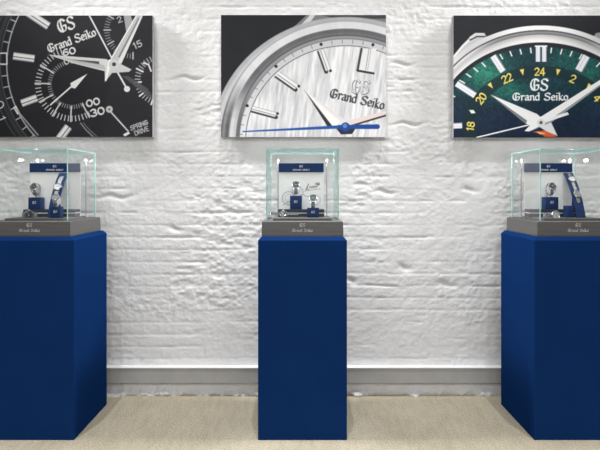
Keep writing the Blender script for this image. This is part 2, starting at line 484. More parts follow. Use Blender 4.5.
# ------------------------------------------------------------------ the printed pictures
class Ink:
    """colour field of a printed sheet, drawn with distances to lines, outlines and rings"""
    def __init__(s, x0, x1, y0, y1, step, bg, aa=0.55):
        s.x0, s.x1, s.y0, s.y1 = x0, x1, y0, y1
        nx = int(round((x1 - x0) / step)) + 1; ny = int(round((y1 - y0) / step)) + 1
        s.X, s.Y = np.meshgrid(np.linspace(x0, x1, nx), np.linspace(y0, y1, ny))
        s.C = np.zeros((ny, nx, 3)) + np.array(bg, dtype=float)
        s.aa = aa; s.nx, s.ny = nx, ny
    def win(s, xa, xb, ya, yb, pad=2.5):
        j0 = int(np.clip((xa - pad - s.x0) / (s.x1 - s.x0) * (s.nx - 1), 0, s.nx - 1)); j1 = int(np.clip((xb + pad - s.x0) / (s.x1 - s.x0) * (s.nx - 1) + 2, 0, s.nx))
        i0 = int(np.clip((ya - pad - s.y0) / (s.y1 - s.y0) * (s.ny - 1), 0, s.ny - 1)); i1 = int(np.clip((yb + pad - s.y0) / (s.y1 - s.y0) * (s.ny - 1) + 2, 0, s.ny))
        return slice(i0, max(i1, i0)), slice(j0, max(j1, j0))
    def put(s, w, m, col, alpha=1.0):
        m = (m * alpha)[..., None]
        s.C[w] = s.C[w] * (1 - m) + np.asarray(col, dtype=float) * m
    def cov(s, d): return np.clip(0.5 - d / s.aa, 0, 1)
    def segd(s, X, Y, a, b):
        vx, vy = b[0] - a[0], b[1] - a[1]
        L = vx * vx + vy * vy + 1e-12
        t = np.clip(((X - a[0]) * vx + (Y - a[1]) * vy) / L, 0, 1)
        return np.hypot(X - a[0] - t * vx, Y - a[1] - t * vy)
    def poly(s, pts, col, alpha=1.0):
        xs = [p[0] for p in pts]; ys = [p[1] for p in pts]
        w = s.win(min(xs), max(xs), min(ys), max(ys))
        X, Y = s.X[w], s.Y[w]
        if X.size == 0: return
        d = np.full(X.shape, 1e9); ins = np.zeros(X.shape, bool)
        n = len(pts)
        for i in range(n):
            a, b = pts[i], pts[(i + 1) % n]
            d = np.minimum(d, s.segd(X, Y, a, b))
            c = ((a[1] > Y) != (b[1] > Y))
            if a[1] != b[1]: ins ^= c & (X < (b[0] - a[0]) * (Y - a[1]) / (b[1] - a[1]) + a[0])
        s.put(w, s.cov(np.where(ins, -d, d)), col, alpha)
    def line(s, pts, wd, col, alpha=1.0):
        xs = [p[0] for p in pts]; ys = [p[1] for p in pts]
        w = s.win(min(xs), max(xs), min(ys), max(ys), 2.5 + wd)
        X, Y = s.X[w], s.Y[w]
        if X.size == 0: return
        d = np.full(X.shape, 1e9)
        for a, b in zip(pts, pts[1:]): d = np.minimum(d, s.segd(X, Y, a, b))
        s.put(w, s.cov(d - wd / 2), col, alpha)
    def nib(s, pl, wd, thin, ang, col):
        ca, sa = math.cos(ang), math.sin(ang)
        xs = [p[0] for p in pl]; ys = [p[1] for p in pl]
        w = s.win(min(xs), max(xs), min(ys), max(ys), 3 + wd)
        X, Y = s.X[w], s.Y[w]
        if X.size == 0: return
        k = thin / wd
        T = lambda x, y: ((x * ca + y * sa) * k, -x * sa + y * ca)
        U, V = T(X, Y)
        d = np.full(X.shape, 1e9)
        q = [T(*p) for p in pl]
        for a, b in zip(q, q[1:]): d = np.minimum(d, s.segd(U, V, a, b))
        s.put(w, np.clip(0.5 - (d - thin / 2) / (s.aa * 0.7), 0, 1), col)
    def text(s, t, cx, cy, h, col, rot=0.0, width=None, wd=1.5, thin=0.7, nang=-0.7, shear=0.0):
        c, sn = math.cos(math.radians(rot)), math.sin(math.radians(rot))
        for pl in strokes_of(t, h, width):
            q = []
            for x, y in pl:
                x += shear * y
                y = -y
                q.append((cx + x * c - y * sn, cy + x * sn + y * c))
            s.nib(q, wd, thin, nang + math.radians(rot), col)
    def rho(s, c, a, b): return np.hypot((s.X - c[0]) / a, (s.Y - c[1]) / b)
    def band(s, c, a, b, r0, r1, col, alpha=1.0, soft=None):
        r = s.rho(c, a, b); k = (s.aa if soft is None else soft) / min(a, b)
        m = np.clip(0.5 + (r - r0) / k, 0, 1) * np.clip(0.5 - (r - r1) / k, 0, 1)
        s.put((slice(None), slice(None)), m, col, alpha)
    def pol(s, c, a, b, r, th):
        th = math.radians(th)
        return (c[0] + a * r * math.sin(th), c[1] - b * r * math.cos(th))
    def ticks(s, c, a, b, r0, r1, angs, wd, col, alpha=1.0):
        for th in angs: s.line([s.pol(c, a, b, r0, th), s.pol(c, a, b, r1, th)], wd, col, alpha)

def marker(I, a, b, w, light=(214, 214, 212), mid=(150, 150, 150), dark=(70, 70, 74)):
    """applied baton from a to b, w wide, with bevelled flanks"""
    dx, dy = b[0] - a[0], b[1] - a[1]; L = math.hypot(dx, dy)
    nx, ny = -dy / L * w / 2, dx / L * w / 2
    q = lambda k0, k1: [(a[0] + nx * k0, a[1] + ny * k0), (b[0] + nx * k0, b[1] + ny * k0), (b[0] + nx * k1, b[1] + ny * k1), (a[0] + nx * k1, a[1] + ny * k1)]
    I.poly(q(-1, 1), mid)
    I.poly(q(-0.75, 0.05), light)
    I.poly(q(0.25, 0.7), light)
    I.poly(q(0.05, 0.25), dark)

def paint_black(I):
    X, Y = I.X, I.Y
    n = fbm(X * 0.05, Y * 0.05, 5, 3)
    I.C[:] = np.array([27, 27, 33]) + (n[..., None] - 0.5) * 10
    c = (112, 64.5)
    S = (200, 200, 200); W = (212, 212, 211)
    # flange and bezel on the left
    I.band(c, 1, 1, 105.5, 140, (22, 23, 27))
    I.band(c, 1, 1, 111, 112.4, (92, 95, 98), 0.6)
    I.band(c, 1, 1, 113.5, 117, (46, 48, 52), 0.9)
    I.band(c, 1, 1, 119.5, 121, (70, 72, 75), 0.7)
    I.band(c, 1, 1, 104.6, 105.9, (150, 152, 155))
    I.ticks(c, 1, 1, 105, 110.5, [240 + 6 * k for k in range(-8, 14)], 1.1, (165, 166, 168))
    I.line([(-2, 53.5), (6.5, 53), (7, 64), (-2, 64)], 1.1, (205, 205, 205))
    I.poly([(13, 107.5), (16, 105.5), (20, 113), (17.5, 114.5)], W)
    I.line([(15, 108), (38, 135)], 1.2, (150, 150, 150))
    I.text('0', -0.5, 105, 9, (190, 190, 190), 68, 9, 1.2, 0.9)
    I.text('1', 1.5, 119, 9, (190, 190, 190), 68, 5, 1.2, 0.9)
    # hour batons
    marker(I, (13.3, 55.9), (34.3, 58.7), 7.6, W)
    marker(I, (27, 12), (48.5, 26.2), 8.0, W)
    marker(I, (21.5, 103.4), (37.5, 97.6), 7.6, W)
    marker(I, (57, 142), (68.5, 126.6), 8.4, W)
    # small seconds subdial
    k = (72, 84.5)
    I.band(k, 1, 1, 0, 37.6, (20, 20, 25), 0.8)
    ang = [6 * i for i in range(25, 58)]
    I.ticks(k, 1, 1, 31.5, 36.6, ang, 0.95, (196, 196, 196))
    I.ticks(k, 1, 1, 20.6, 24.2, [a + 0 for a in ang], 0.7, (150, 150, 150))
    I.ticks(k, 1, 1, 22, 37, [152, 182, 212, 242, 272, 302], 1.3, S)
    I.text('60', 69, 51.5, 6.6, S, -12, 14, 1.8, 1.2)
    I.text('00', 69.5, 60.5, 6.4, (185, 185, 185), -12, 12, 1.3, 0.9)
    I.text('00', 93, 102.3, 6.8, S, -14, 14.5, 1.8, 1.3)
    I.text('30', 97.5, 111.8, 7.2, S, -14, 15, 1.9, 1.3)
    I.poly([(87.3, 73.8), (75.2, 88.6), (71.5, 87.6), (70.2, 83.2)], W)
    I.line([(72, 86), (50.5, 104.8)], 1.5, W)
    # double track below the subdial
    I.line([(80.5, 123), (86, 130), (93.5, 137)], 1.0, (140, 140, 140))
    I.line([(83.5, 123), (89, 129.5), (97, 136.5)], 0.8, (110, 110, 110))
    # upper right subdial, partly behind the hands
    u = (133, 30)
    I.ticks(u, 1, 1, 24, 28.5, [6 * i for i in range(30, 62)], 0.9, (125, 125, 126))
    I.ticks(u, 1, 1, 22.5, 29, [180, 210, 240, 270, 300], 1.3, (170, 170, 170))
    I.text('15', 137.5, 44.5, 6.5, (170, 170, 170), -24, 9.5, 1.3, 0.9)
    I.text('2', 119.5, 19.5, 6, (160, 160, 160), -20, 5, 1.2, 0.9)
    I.poly([(123.5, 14), (130.5, 14), (133.5, 25), (126.5, 34)], (150, 150, 152))
    # right subdial
    v = (160, 80)
    I.ticks(v, 1, 1, 20, 25, [8 * i for i in range(22, 44)], 1.1, (150, 150, 150))
    I.ticks(v, 1, 1, 19, 26, [200, 232, 264, 296], 1.6, (205, 205, 205))
    I.line([(143.5, 63), (148.5, 64.5), (151, 71)], 1.6, (200, 200, 200))
    I.poly([(122, 76), (128, 76), (147, 88), (153, 97), (149, 98), (140, 90)], (72, 72, 74), 0.9)
    # power reserve hand and words
    I.line([(110, 111), (128, 131)], 1.4, (190, 190, 190))
    I.band((109.3, 109.3), 1, 1, 0, 3.4, (180, 180, 180)); I.band((109.3, 109.3), 1, 1, 0, 1.4, (110, 110, 110))
    I.poly([(123, 134.5), (128.5, 131.5), (130, 133.5), (125, 136.5)], W)
    I.text('SPRING', 139, 125.2, 4.4, (165, 165, 165), -21, 19, 1.0, 0.7)
    I.text('DRIVE', 141.5, 130.9, 4.4, (165, 165, 165), -21, 15, 1.0, 0.7)
    # maker's mark
    I.text('GS', 66, 24.3, 12.6, W, -17, 18, 2.3, 0.9)
    I.text('Grand Seiko', 71.5, 40.2, 8.0, W, -20, 51, 1.7, 0.75)
    # hands
    I.line([(88.5, 14), (111.5, 57.5)], 1.4, (214, 214, 214))
    I.line([(114, 66), (126.5, 88)], 1.7, (205, 205, 205)); I.band((127, 89), 1, 1, 0, 3.0, (205, 205, 205))
    I.poly([(113, 60), (131.5, 69.5), (129, 71.8), (112, 73), (105, 82), (104.6, 70)], (186, 186, 186))
    I.poly([(47.5, 54.6), (106, 59), (113, 63), (110, 71.5), (104, 71), (76, 64)], (196, 196, 195))
    I.poly([(68, 59), (99, 61.4), (99.5, 64.6), (80, 61.6)], (70, 70, 74))
    I.poly([(58, 56.6), (104, 65), (106, 70), (80, 64.2)], (160, 160, 160), 0.7)
    I.poly([(111, 58.5), (138, 12), (143.4, 12), (121.5, 63), (116, 69)], (176, 176, 176))
    I.poly([(118, 57), (138.2, 18), (139.6, 18), (121, 58)], (120, 120, 122))
    I.poly([(116.6, 64), (142.2, 14), (143.6, 14), (121.5, 63.5)], (206, 206, 205))
    I.line([(111.5, 58), (138, 13)], 1.1, (222, 222, 221))
    I.poly([(108.5, 60), (112, 58.6), (106.5, 81), (104.8, 80.5)], (224, 224, 222))
    I.band((114, 64.5), 1, 1, 0, 5.2, (190, 190, 190)); I.band((114, 64.3), 1, 1, 0, 2.0, (54, 54, 56))

def paint_white(I):
    X, Y = I.X, I.Y
    n = fbm(X * 0.06, Y * 0.06, 15, 3)
    I.C[:] = np.array([25, 27, 32]) + (n[..., None] - 0.5) * 8
    o = (346, 143); e = (346, 140)
    # lug at the top
    I.poly([(284, 35), (297, 24), (309, 13), (392, 13), (392, 26), (300, 30)], (120, 121, 124))
    I.poly([(300, 26), (311, 14), (316, 14), (309, 24)], (205, 205, 206))
    I.poly([(318, 14), (388, 14), (388, 18.5), (340, 20)], (62, 64, 68))
    # case and bezel: the polished bands swap light and dark on the way round
    th = np.degrees(np.arctan2((X - e[0]) / 1.05, -(Y - e[1])))
    up = sstep(-84, -52, th)
    wob = (fbm(th * 0.35, 0 * th, 17, 3) - 0.5) * 26
    def shade(c, a, b, v, soft=1.2):
        m = np.clip(0.5 - (I.rho(c, a, b) - 1) * b / soft, 0, 1)
        v = v + 0 * X
        I.put((slice(None), slice(None)), m, np.stack([v, v, v + 3], -1))
    shade(o, 135, 126, 176 + wob * 0.6)
    shade(o, 131, 122, 196 + wob * 0.5)
    rr = I.rho(e, 125, 119)
    shade(e, 125.6, 119.6, 92 + 70 * up, 0.8)
    shade(e, 124.4, 118.4, 112 + 106 * up + wob * 0.6 - 22 * (1 - up) * np.sin(rr * 120))
    shade(e, 116.8, 111.4, 204 - 112 * up + wob * 0.6 + 6)
    shade(e, 113.0, 107.6, 196 - 88 * up + wob * 0.5)
    shade(e, 110.4, 105.2, 120 - 44 * up, 0.8)
    shade(e, 109.4, 104.2, 104 + 44 * up)
    shade(e, 106.4, 101.6, 196 - 90 * up, 0.8)
    # rehaut with the minute track
    shade(e, 105.6, 100.8, 222 - 22 * up)
    I.ticks(e, 106, 99, 0.978, 1.008, [-103.7 + 5.65 * k for k in range(30)], 0.7, (110, 110, 114))
    for a in (-69.6, -41.6, -13.7, 14.8, 43):
        p = I.pol(e, 106.2, 99.2, 0.993, a); I.band(p, 1, 1, 0, 1.55, (26, 26, 30))
    shade(e, 100.6, 94.6, 96, 0.7)
    # dial with a drawn, streaky ground
    st = fbm(X * 0.42 + Y * 0.05, Y * 0.045, 25, 4, 0.6)
    g = 216 + (st - 0.5) * 84 + 4 * np.sin(X * 0.06)
    m = np.clip(0.5 - (I.rho(e, 99.8, 93.8) - 1) * 150, 0, 1)
    I.put((slice(None), slice(None)), m, np.stack([g, g, g + 2], -1))
    # batons with dark feet
    def bat(a, b, w):
        marker(I, a, b, w, (232, 232, 232), (176, 176, 178), (120, 120, 124))
        dx, dy = b[0] - a[0], b[1] - a[1]; L = math.hypot(dx, dy); nx, ny = -dy / L, dx / L
        k = w / 2 + 0.1
        I.line([(a[0] + nx * k, a[1] + ny * k), (b[0] + nx * k, b[1] + ny * k)], 1.9, (58, 58, 63))
        for q in (-w * 0.32, w * 0.32): I.band((b[0] + nx * q, b[1] + ny * q), 1, 1, 0, 1.5, (52, 52, 56))
    bat((321, 50.5), (328.5, 71.5), 6.4)
    bat((277.5, 74), (297.5, 88), 7.0)
    bat((252, 108.6), (277, 115.4), 5.8)
    I.poly([(362, 48.5), (376.5, 48.5), (373, 72.5), (357.5, 70.5)], (228, 228, 229))
    I.line([(361.5, 49), (357.6, 70)], 2.4, (66, 66, 70)); I.line([(369, 49), (365.6, 70)], 0.8, (150, 150, 154)); I.line([(371, 49), (367.6, 70)], 0.7, (170, 170, 174))
    I.line([(357.5, 70.6), (373.5, 73.4)], 2.2, (44, 44, 48))
    # maker's mark
    I.text('GS', 360.5, 87, 13.5, (118, 120, 124), 6, 19, 2.4, 1.0)
    I.text('GS', 360.1, 86.4, 13.5, (232, 233, 235), 6, 19, 1.2, 0.45)
    I.text('Grand Seiko', 357.5, 99, 9.0, (58, 60, 66), 13, 56, 1.9, 0.8)
    # hands
    I.poly([(304.4, 89.5), (346, 121), (338, 127.4), (331, 127.4)], (226, 220, 220))
    I.poly([(304.4, 89.5), (322, 106), (340, 121), (336, 127.4), (331, 127.4)], (240, 238, 238))
    I.poly([(304, 89.5), (333.5, 127.4), (328, 127.4)], (46, 47, 52))
    I.poly([(346, 121), (388, 110.5), (388, 114.5), (354, 126)], (228, 212, 208))
    I.line([(352, 125.6), (388, 114.8)], 1.8, (52, 53, 58))
    I.poly([(334, 126), (358, 125), (352, 134), (341, 134.5)], (40, 44, 56))
    I.poly([(242.5, 131), (340, 125.2), (340, 128.6), (242.5, 132.2)], (32, 82, 158))
    I.poly([(338, 125), (378, 124.2), (379.8, 125.5), (379.8, 127.8), (378, 129), (338, 129)], (24, 70, 150))
    I.band((345.5, 127), 1, 1, 0, 4.6, (26, 66, 140)); I.band((345, 125.8), 1, 1, 0, 2.2, (84, 132, 196))

def paint_green(I):
    X, Y = I.X, I.Y
    n = fbm(X * 0.06, Y * 0.06, 35, 3)
    I.C[:] = np.array([24, 26, 31]) + (n[..., None] - 0.5) * 8
    c = (541, 127)
    # lugs
    I.poly([(452, 70), (452, 57), (462, 45), (471, 36), (475, 33), (484.5, 33), (486, 36), (492, 44), (474, 62)], (178, 178, 181))
    I.line([(453, 58), (463, 46), (473, 37)], 1.6, (216, 216, 218))
    I.line([(470.5, 37.5), (476, 34), (483, 34.2)], 2.0, (196, 196, 198)); I.line([(470, 40), (477, 36.6), (485, 36.6)], 1.4, (52, 53, 57))
    I.poly([(590, 42), (596, 33), (606, 32), (620, 40), (622, 60), (604, 54)], (136, 137, 140))
    # bezel, polished with dark reflections
    A, B = 119, 101.5
    r = I.rho(c, A, B); th = np.arctan2((X - c[0]) / A, -(Y - c[1]) / B)
    def grad(ra, rb, f):
        m = np.clip(0.5 + (r - ra) * 150, 0, 1) * np.clip(0.5 - (r - rb) * 150, 0, 1)
        t = np.clip((r - ra) / (rb - ra), 0, 1)
        v = np.clip(f(t, th), 0, 255)
        I.put((slice(None), slice(None)), m, np.stack([v, v, v + 1], -1))
    grad(0.955, 1.0, lambda t, a: 214 + 24 * np.cos(a * 5))
    grad(0.905, 0.955, lambda t, a: 96 + 60 * t + 74 * sstep(0.35, 0.75, np.abs(a)) )
    grad(0.855, 0.91, lambda t, a: 168 + 52 * (1 - t) + 8 * np.cos(a * 7))
    grad(0.82, 0.86, lambda t, a: 214 + 12 * np.cos(a * 6))
    I.band(c, A, B, 0.942, 0.955, (62, 62, 68), 0.9, 0.7)
    I.band(c, 105.5, 84.6, 0, 1.0, (24, 28, 36))
    # dial
    gr = fbm(X * 0.5, Y * 0.5, 45, 3, 0.7); g2 = fbm(X * 0.035, Y * 0.04, 46, 3)
    glow = np.exp(-(((X - 487) / 24) ** 2 + ((Y - 74) / 20) ** 2)) + 0.5 * np.exp(-(((X - 572) / 26) ** 2 + ((Y - 60) / 16) ** 2)) + 0.55 * np.exp(-(((X - 512) / 20) ** 2 + ((Y - 92) / 10) ** 2)) + 0.5 * np.exp(-(((X - 592) / 12) ** 2 + ((Y - 74) / 12) ** 2))
    dn = sstep(80, 132, Y)
    base = np.stack([10 + 24 * glow, 46 + 62 * glow - 18 * dn, 56 + 34 * glow - 6 * dn], -1)
    base = base * (0.55 + 0.92 * gr[..., None]) + (g2[..., None] - 0.5) * 18
    m = np.clip(0.5 - (I.rho(c, 102, 80.5) - 1) * 60, 0, 1)
    I.put((slice(None), slice(None)), m, np.clip(base, 4, 255))
    # ring of the 24 hour scale
    I.band(c, 78, 61, 0.83, 1.0, (13, 38, 44), 0.82, 1.5)
    W = (226, 228, 230); Yl = (226, 204, 100)
    I.ticks(c, 105, 83, 0.90, 0.955, [-90 + 6 * k for k in range(31) if k % 5], 1.3, (214, 220, 218))
    # hour markers
    def flat(a, b, w, tail=0.0):
        marker(I, a, b, w, (222, 222, 230), (206, 206, 216), (196, 196, 208))
        dx, dy = b[0] - a[0], b[1] - a[1]; L = math.hypot(dx, dy); nx, ny = -dy / L * w / 2, dx / L * w / 2
        I.line([(a[0] - nx, a[1] - ny), (b[0] - nx, b[1] - ny)], 0.9, (120, 124, 134))
    flat((538.0, 46), (538.0, 61.6), 4.4); flat((544.2, 46), (544.2, 61.6), 4.4)
    I.line([(535.5, 46.2), (546.5, 46.2)], 1.6, (222, 222, 230))
    flat((493, 56), (503, 71.5), 6.2); flat((586.5, 56), (578.5, 70.5), 7.4)
    flat((456.5, 83.5), (475, 95.5), 6.0); flat((453, 126), (462, 125.6), 5.4)
    flat((624, 84), (606, 96), 6.2)
    # 24 hour figures
    I.text('18', 470.5, 126.2, 7.4, Yl, -82, 9.5, 1.5, 1.0)
    I.text('20', 481.2, 98.4, 8.0, Yl, -52, 11, 1.6, 1.0)
    I.text('22', 507, 78.4, 8.0, Yl, -24, 11, 1.6, 1.0)
    I.text('24', 539.8, 71.6, 7.8, Yl, 0, 11, 1.6, 1.0)
    I.text('2', 573, 78.8, 8.0, Yl, 24, 6, 1.6, 1.0)
    I.text('4', 597.5, 98, 8.0, Yl, 52, 6, 1.6, 1.0)
    for (x, y, a) in ((491, 86, -38), (522.5, 72.4, -12), (557.8, 72.4, 12), (588.2, 86.8, 40)):
        q = []
        for (u, v) in ((-2.2, -3.2), (2.2, -3.2), (0, 3.2)):
            ca, sa = math.cos(math.radians(a)), math.sin(math.radians(a))
            q.append((x + u * ca - v * sa, y + u * sa + v * ca))
        I.poly(q, Yl)
    I.poly([(469, 110), (473.5, 110), (475.5, 113), (471.5, 113.5)], (214, 226, 220))
    # maker's mark
    I.text('GS', 539.4, 84.6, 11.4, W, 0, 18.5, 2.2, 0.9)
    I.text('Grand Seiko', 540.4, 96.6, 7.2, W, 0, 56, 1.6, 0.75)
    # hands
    I.poly([(541, 134), (533, 132), (548, 130), (557, 137), (545, 137)], (196, 84, 44))
    I.poly([(536, 131.4), (546, 133.6), (540, 134.4)], (228, 184, 110))
    I.poly([(550, 120), (557.5, 136), (546, 131), (538, 126)], (204, 206, 208))
    I.poly([(490.5, 94.6), (537, 114), (545, 121), (538, 126), (526, 124)], (228, 230, 232))
    I.poly([(490.5, 94.6), (527, 120.5), (526, 124)], (110, 114, 118))
    I.poly([(603, 78), (603, 83.5), (552, 121), (529, 131.5), (524.5, 131), (534, 121)], (232, 234, 236))
    I.poly([(603, 82.5), (603, 84), (552, 122), (530, 131.5), (548, 121)], (140, 144, 148))
    I.line([(477, 137.4), (541, 122)], 1.3, (228, 228, 228))
    I.poly([(538, 121.4), (567.5, 112), (569, 114.6), (541, 124)], (218, 220, 222))
    I.band((541, 123), 1, 1, 0, 4.2, (206, 208, 210)); I.band((541, 122.6), 1, 1, 0, 1.7, (74, 76, 80))

YC = 3.038   # front face of the canvases
def canvas(x0, x1, y0, y1, painter, label, gain):
    a = at(x0, y0, YC); b = at(x1, y1, YC)
    t = thing('canvas_print', label, 'picture', ((a.x + b.x) / 2, YC, b.z), (0, 0, 0), 'large watch pictures on the brick wall')
    w, h = b.x - a.x, a.z - b.z
    MB().box(-w / 2, w / 2, 0.0004, 0.040, 0, h, 0.0012, 2).build('stretched_canvas', M['canvas_side'], t)
    I = Ink(x0, x1, y0, y1, 0.5, (24, 25, 30))
    painter(I)
    lin = s2l(np.clip(I.C, 0, 255)) * gain
    U = (I.X - x0) / (x1 - x0); V = (I.Y - y0) / (y1 - y0)
    P = np.stack([(U - 0.5) * w, np.zeros_like(U), h * (1 - V)], -1)[::-1]
    me = grid_mesh('printed_picture', P, np.clip(lin, 0, 0.9)[::-1])
    me.materials.append(M['print'])
    link('printed_picture', me, t)
    return t

canvas(-12.5, 152.5, 15.5, 137, paint_black, 'canvas picture of a black chronograph dial with small subdials', 1.1)
canvas(221, 386, 15, 137, paint_white, 'canvas picture of a white dial with one blue hand and silver bezel', 1.0)
canvas(453.5, 618.5, 15.5, 137.5, paint_green, 'canvas picture of a green dial with yellow 24 hour figures', 1.2)

# ------------------------------------------------------------------ pedestals and glass cases
Y0, Y1 = 2.53, 2.955      # pedestal front and back
HWP = 0.200               # half width
ZP = H - (240.5 - CY) * Y0 / F     # edge of the chamfer
ZT = ZP + 0.016                     # flat top
XC = {'left': -1.2245, 'middle': 0.0022, 'right': 1.2482}

def pedestal(x, label):
    b = bmesh.new()
    yc = (Y0 + Y1) / 2; hd = (Y1 - Y0) / 2
    rings = []
    for (k, z) in ((0, 0.0), (0, ZP), (0.014, ZT)):
        rings.append([b.verts.new((sx * (HWP - k), sy * (hd - k), z)) for sx, sy in ((-1, -1), (1, -1), (1, 1), (-1, 1))])
    for A, B in zip(rings, rings[1:]):
        for i in range(4):
            j = (i + 1) % 4
            b.faces.new((A[i], A[j], B[j], B[i]))
    b.faces.new(rings[0][::-1]); b.faces.new(rings[-1])
    bmesh.ops.recalc_face_normals(b, faces=b.faces)
    bmesh.ops.bevel(b, geom=[e for e in b.edges if max(v.co.z for v in e.verts) > 0.01], offset=0.0016, segments=2, profile=0.5, affect='EDGES')
    mb = MB(); mb._merge(b)
    o = mb.build('pedestal', M['navy'])
    o.location = (x, yc, 0)
    tag(o, label, 'pedestal', 'navy blue pedestals')
    return o

pedestal(XC['left'], 'navy blue pedestal on the carpet below the black dial picture')
pedestal(XC['middle'], 'navy blue pedestal on the carpet below the white dial picture')
pedestal(XC['right'] - 0.004, 'navy blue pedestal on the carpet below the green dial picture')

YF, YB = 2.548, 2.932      # plinth of the case
ZPL = H - (221.0 - CY) * YF / F - ZT      # its height
GF = 2.564                 # glass front face
GH = 0.1655                # glass half width
GB = 2.918
ZG = H + (CY - 148.0) * GF / F - ZT        # glass top above pedestal top
ZDECK = ZT + ZPL + 0.010

def pane(name, parent, x0, x1, y0, y1, z0, z1, thin):
    """glass sheet: clear faces, green cut edges"""
    mb = MB().box(x0, x1, y0, y1, z0, z1)
    for f in mb.bm.faces:
        n = f.normal
        f.material_index = 0 if abs(n[thin]) > 0.9 else 1
    return mb.build(name, [M['glass'], M['edge']], parent)

def build_case(x, label):
    yc = (YF + YB) / 2
    t = thing('display_case', label, 'display case', (x, yc, ZT), (0, 0, 0), 'glass display cases on the pedestals')
    hw, hd = 0.1855, (YB - YF) / 2
    # plinth with a slightly battered face and a thin pale foot
    b = bmesh.new()
    rings = []
    for (k, z) in ((0.002, 0.0), (0.002, 0.004), (0.0, 0.005), (0.002, ZPL - 0.004), (0.006, ZPL)):
        rings.append([b.verts.new((sx * (hw - k), sy * (hd - k), z)) for sx, sy in ((-1, -1), (1, -1), (1, 1), (-1, 1))])
    for A, B in zip(rings, rings[1:]):
        for i in range(4):
            j = (i + 1) % 4
            b.faces.new((A[i], A[j], B[j], B[i]))
    b.faces.new(rings[0][::-1]); b.faces.new(rings[-1])
    bmesh.ops.recalc_face_normals(b, faces=b.faces)
    mb = MB(); mb._merge(b)
    pl = mb.build('plinth', M['plinth'], t)
    letter_mb([('GS', 0, ZPL * 0.74, 0.017, 0.026), ('Grand Seiko', 0, ZPL * 0.40, 0.0135, 0.094)], 0.0027, 0.7, -hd - 0.0004).build('lettering', M['letter'], pl)
    MB().box(-0.135, 0.135, -0.150, 0.125, ZPL, ZPL + 0.010, 0.0015).build('deck', M['deck'], t)
    gy0, gy1 = GF - yc, GB - yc
    e = 0.0055
    z0, z1 = ZPL, ZG
    pane('front_glass', t, -GH, GH, gy0, gy0 + e, z0, z1 - e - 0.0003, 1)
    pane('back_glass', t, -GH, GH, gy1 - e, gy1, z0, z1 - e - 0.0003, 1)
    pane('side_glass', t, -GH, -GH + e, gy0 + e + 0.0003, gy1 - e - 0.0003, z0, z1 - e - 0.0003, 0)
    pane('side_glass', t, GH - e, GH, gy0 + e + 0.0003, gy1 - e - 0.0003, z0, z1 - e - 0.0003, 0)
    pane('top_glass', t, -GH, GH, gy0, gy1, z1 - e, z1, 2)
    for s in (-1, 1):
        p = MB().lathe([(0, 0), (0.008, 0), (0.008, 0.003), (0.0028, 0.004), (0.0028, 0.288), (0, 0.288)], 12, Matrix.Translation((s * 0.125, 0.150, ZPL))).build('light_post', M['post'], t, True)
        MB().lathe([(0, 0.286), (0.003, 0.2865), (0.0042, 0.290), (0.0042, 0.294), (0.002, 0.2975), (0, 0.298)], 12, Matrix.Translation((s * 0.125, 0.150, ZPL))).build('lamp', M['led'], p, True)
    return t

build_case(XC['left'] - 0.009, 'glass display case standing under the black dial picture')
build_case(XC['middle'], 'glass display case standing under the white dial picture')
build_case(XC['right'] + 0.002, 'glass display case standing under the green dial picture')

# ------------------------------------------------------------------ what the cases hold
def card_art(I, kind):
    X, Y = I.X, I.Y
    n = fbm(X * 0.5, Y * 0.5, 81, 3)
    I.C[:] = np.array([250, 249, 247]) + (n[..., None] - 0.5) * 6
    G = (176, 176, 176); D = (120, 122, 124)
    if kind == 'middle':
        I.band((10, 26), 1, 1, 6.0, 7.0, G, 0.8); I.band((10, 26), 1, 1, 3.5, 4.2, G, 0.7)
        I.band((19, 20), 1, 1, 5.0, 5.8, G, 0.7); I.band((37, 28), 1, 1, 4.5, 5.2, G, 0.7)
        I.line([(4, 33), (9, 30), (16, 27), (24, 22), (30, 25), (37, 30)], 0.8, G, 0.8)
        # pen signature
        I.line([(27, 18), (28.5, 14.5), (30, 11.5), (29.2, 14), (28.2, 17), (30.5, 17.2)], 0.7, D)
        I.line([(31, 15.5), (32, 14.2), (33, 15.6), (34.2, 13.8), (35.2, 15.6), (36.4, 13.6), (37.6, 15.2), (39.5, 12.8), (41, 12.4)], 0.8, D)
        I.line([(26, 19), (33, 17.6), (42, 16.6)], 0.5, D, 0.7)
        I.poly([(36.5, 10.8), (41, 10.2), (41, 12.4), (37, 12.8)], D, 0.8)
    else:
        s = 1 if kind == 'left' else -1
        cx = 34 if kind == 'left' else 10
        I.C[:] -= (10 * sstep(0, 18, (X - 24) * s))[..., None]
        I.band((cx, 30), 1, 1, 7.5, 8.3, (222, 222, 222), 0.8)
        I.band((cx, 30), 1, 1, 4.5, 5.0, (226, 226, 226), 0.8)

